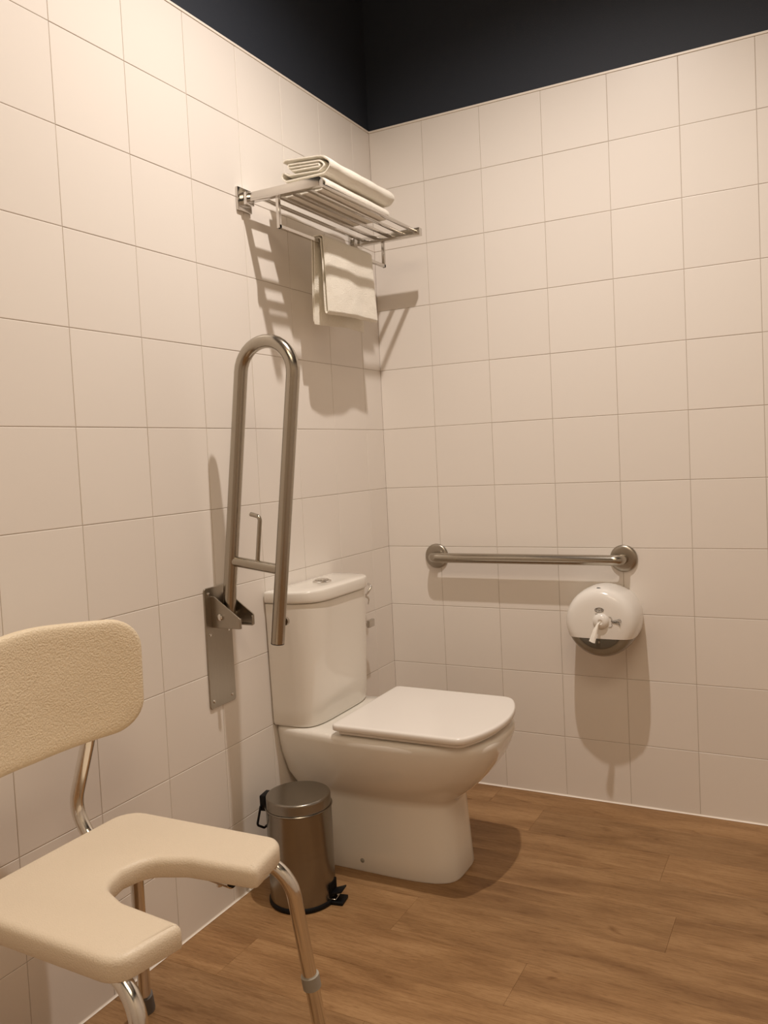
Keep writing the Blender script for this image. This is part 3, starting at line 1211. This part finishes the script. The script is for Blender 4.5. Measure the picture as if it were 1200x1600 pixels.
# ------------------------------------------------------------------ shower chair
ys = -1.579
t = thing('shower_chair', 'cream plastic bath chair with U-shaped seat cut-out and chrome legs', 'shower chair', (.33, ys, 0))
S0, S1, hw = .155, .524, .1925
ZS = .460
outline = [(S0, ys - hw + .008), (S0 - .001, ys), (S0, ys + hw - .008), (S1 - .015, ys + hw), (S1 + .004, ys + hw * .45), (S1 - .005, ys + .081), (.40, ys + .070), (.338, ys + .045), (.326, ys), (.338, ys - .045), (.40, ys - .070), (S1 - .005, ys - .081),
           (S1 + .004, ys - hw * .45), (S1 - .015, ys - hw)]
rads = [.050, 0, .050, .036, .1, .022, .06, .045, 0, .045, .06, .022, .1, .036]
poly = round_poly(outline, rads, 7)


area = sum(poly[i][0] * poly[(i + 1) % len(poly)][1] - poly[(i + 1) % len(poly)][0] * poly[i][1] for i in range(len(poly)))
sg = 1 if area > 0 else -1
bm = bmesh.new()
prof = [(.006, -.034), (.001, -.0335), (0, -.031), (0, -.012), (.0012, -.007), (.004, -.003), (.008, -.0008), (.013, 0)]
rings = [[Vector((p.x, p.y, ZS + dz - .0025 * max(0, (S0 + .25 - p.x)) * 0)) for p in inset_poly(poly, sg * ins)] for ins, dz in prof]
from mathutils.geometry import tessellate_polygon
vr = rings_to(bm, rings, False, False)
for rg in (vr[0], vr[-1]):
    for tri in tessellate_polygon([[Vector((q.co.x, q.co.y, 0)) for q in rg]]):
        try:
            bm.faces.new([rg[i] for i in tri])
        except ValueError:
            pass
obj('seat', bm, M['seat'], t, 60)

# curved backrest
BW, zlo, zhi = .211, .608, .838
bm = bmesh.new()
def back_x(yr, z):
    return .134 + .05 * (yr / BW) ** 2 + (z - .73) * 0.02
bo = round_poly([(-BW, zlo + .006), (0, zlo), (BW, zlo + .006), (BW, zhi - .016), (0, zhi + .004), (-BW, zhi - .016)], [.058, 0, .058, .062, .5, .062], 9)
# densify long edges so that the panel can bend
den = []
for i in range(len(bo)):
    a, b = Vector(bo[i]), Vector(bo[(i + 1) % len(bo)])
    n = max(1, int((b - a).length / .02))
    for k in range(n):
        den.append(tuple(a.lerp(b, k / n)))
bs = 1 if sum(den[i][0] * den[(i + 1) % len(den)][1] - den[(i + 1) % len(den)][0] * den[i][1] for i in range(len(den))) > 0 else -1
def back_ring(ins, off):
    return [Vector((back_x(p.x, p.y) + off, ys + p.x, p.y)) for p in inset_poly(den, bs * ins)]
def scaled_ring(f, off):
    c = Vector((0, (zlo + zhi) / 2))
    q = []
    for p in inset_poly(den, bs * .012):
        v2 = c + (p - c) * f
        q.append(Vector((back_x(v2.x, v2.y) + off, ys + v2.x, v2.y)))
    return q
th = .022
rings = [scaled_ring(f, -th / 2) for f in (.05, .35, .65, .88)] + [back_ring(.010, -th / 2), back_ring(.004, -th / 2 + .002), back_ring(.0008, -th / 2 + .006), back_ring(0, 0), back_ring(.0008, th / 2 - .006), back_ring(.004, th / 2 - .002), back_ring(.010, th / 2)]
rings += [scaled_ring(f, th / 2) for f in (.88, .65, .35, .05)]
rings_to(bm, rings)
obj('backrest', bm, M['back'], t, 60)

RT = .0125
for s in (1, -1):
    Y = lambda d: ys + s * d
    # back post: from under the seat, out behind it and up into the backrest
    pts = fillet_path([(.30, Y(.132), .4130), (.108, Y(.132), .4130), (.071, Y(.132), .470), (.100, Y(.132), .550), (.122, Y(.132), .610), (.126, Y(.132), .700)], [.04, .075, .12, .10], 9)
    bp2 = obj('back_post', tube_bm(pts, RT, 18), M['alu'], t)
    # front leg: bent tube that comes forward out of the seat and splays down
    pts = fillet_path([(.31, Y(.148), .4200), (.526, Y(.173), .4290), (.561, Y(.216), 0.020)], [.066], 12)
    lg = obj('leg', tube_bm(pts, RT, 20), M['alu'], t)
    a, b = Vector((.526, Y(.173), .4290)), Vector((.561, Y(.216), .020))
    col0 = a.lerp(b, .500)
    col1 = a.lerp(b, .555)
    obj('collar', tube_bm([col0, col1], .0158, 20), M['greyplastic'], lg)
    obj('rubber_foot', tube_bm([a.lerp(b, .94), b + (b - a).normalized() * .016], .0175, 18, rfun=lambda f: .0155 + .0035 * f), M['rubber'], lg)
    # rear leg and the support rail it carries under the seat
    pts = fillet_path([(.452, Y(.118), .4080), (.200, Y(.150), .4080), (.097, Y(.250), .020)], [.045], 12)
    lg = obj('leg', tube_bm(pts, RT, 20), M['alu'], t)
    a, b = Vector((.200, Y(.150), .4080)), Vector((.097, Y(.250), .020))
    obj('collar', tube_bm([a.lerp(b, .50), a.lerp(b, .56)], .0158, 20), M['greyplastic'], lg)
    obj('rubber_foot', tube_bm([a.lerp(b, .94), b + (b - a).normalized() * .016], .0175, 18, rfun=lambda f: .0155 + .0035 * f), M['rubber'], lg)
    obj('tube_plug', tube_bm([(.4515, Y(.118), .4080), (.4545, Y(.118), .4080)], .0105, 16), M['black'], lg)
    obj('screw', lathe_bm([(0, 0), (.005, 0), (.0045, .004), (0, .005)], (.42, Y(.122), .391), 'z', 12), M['chrome'], lg)
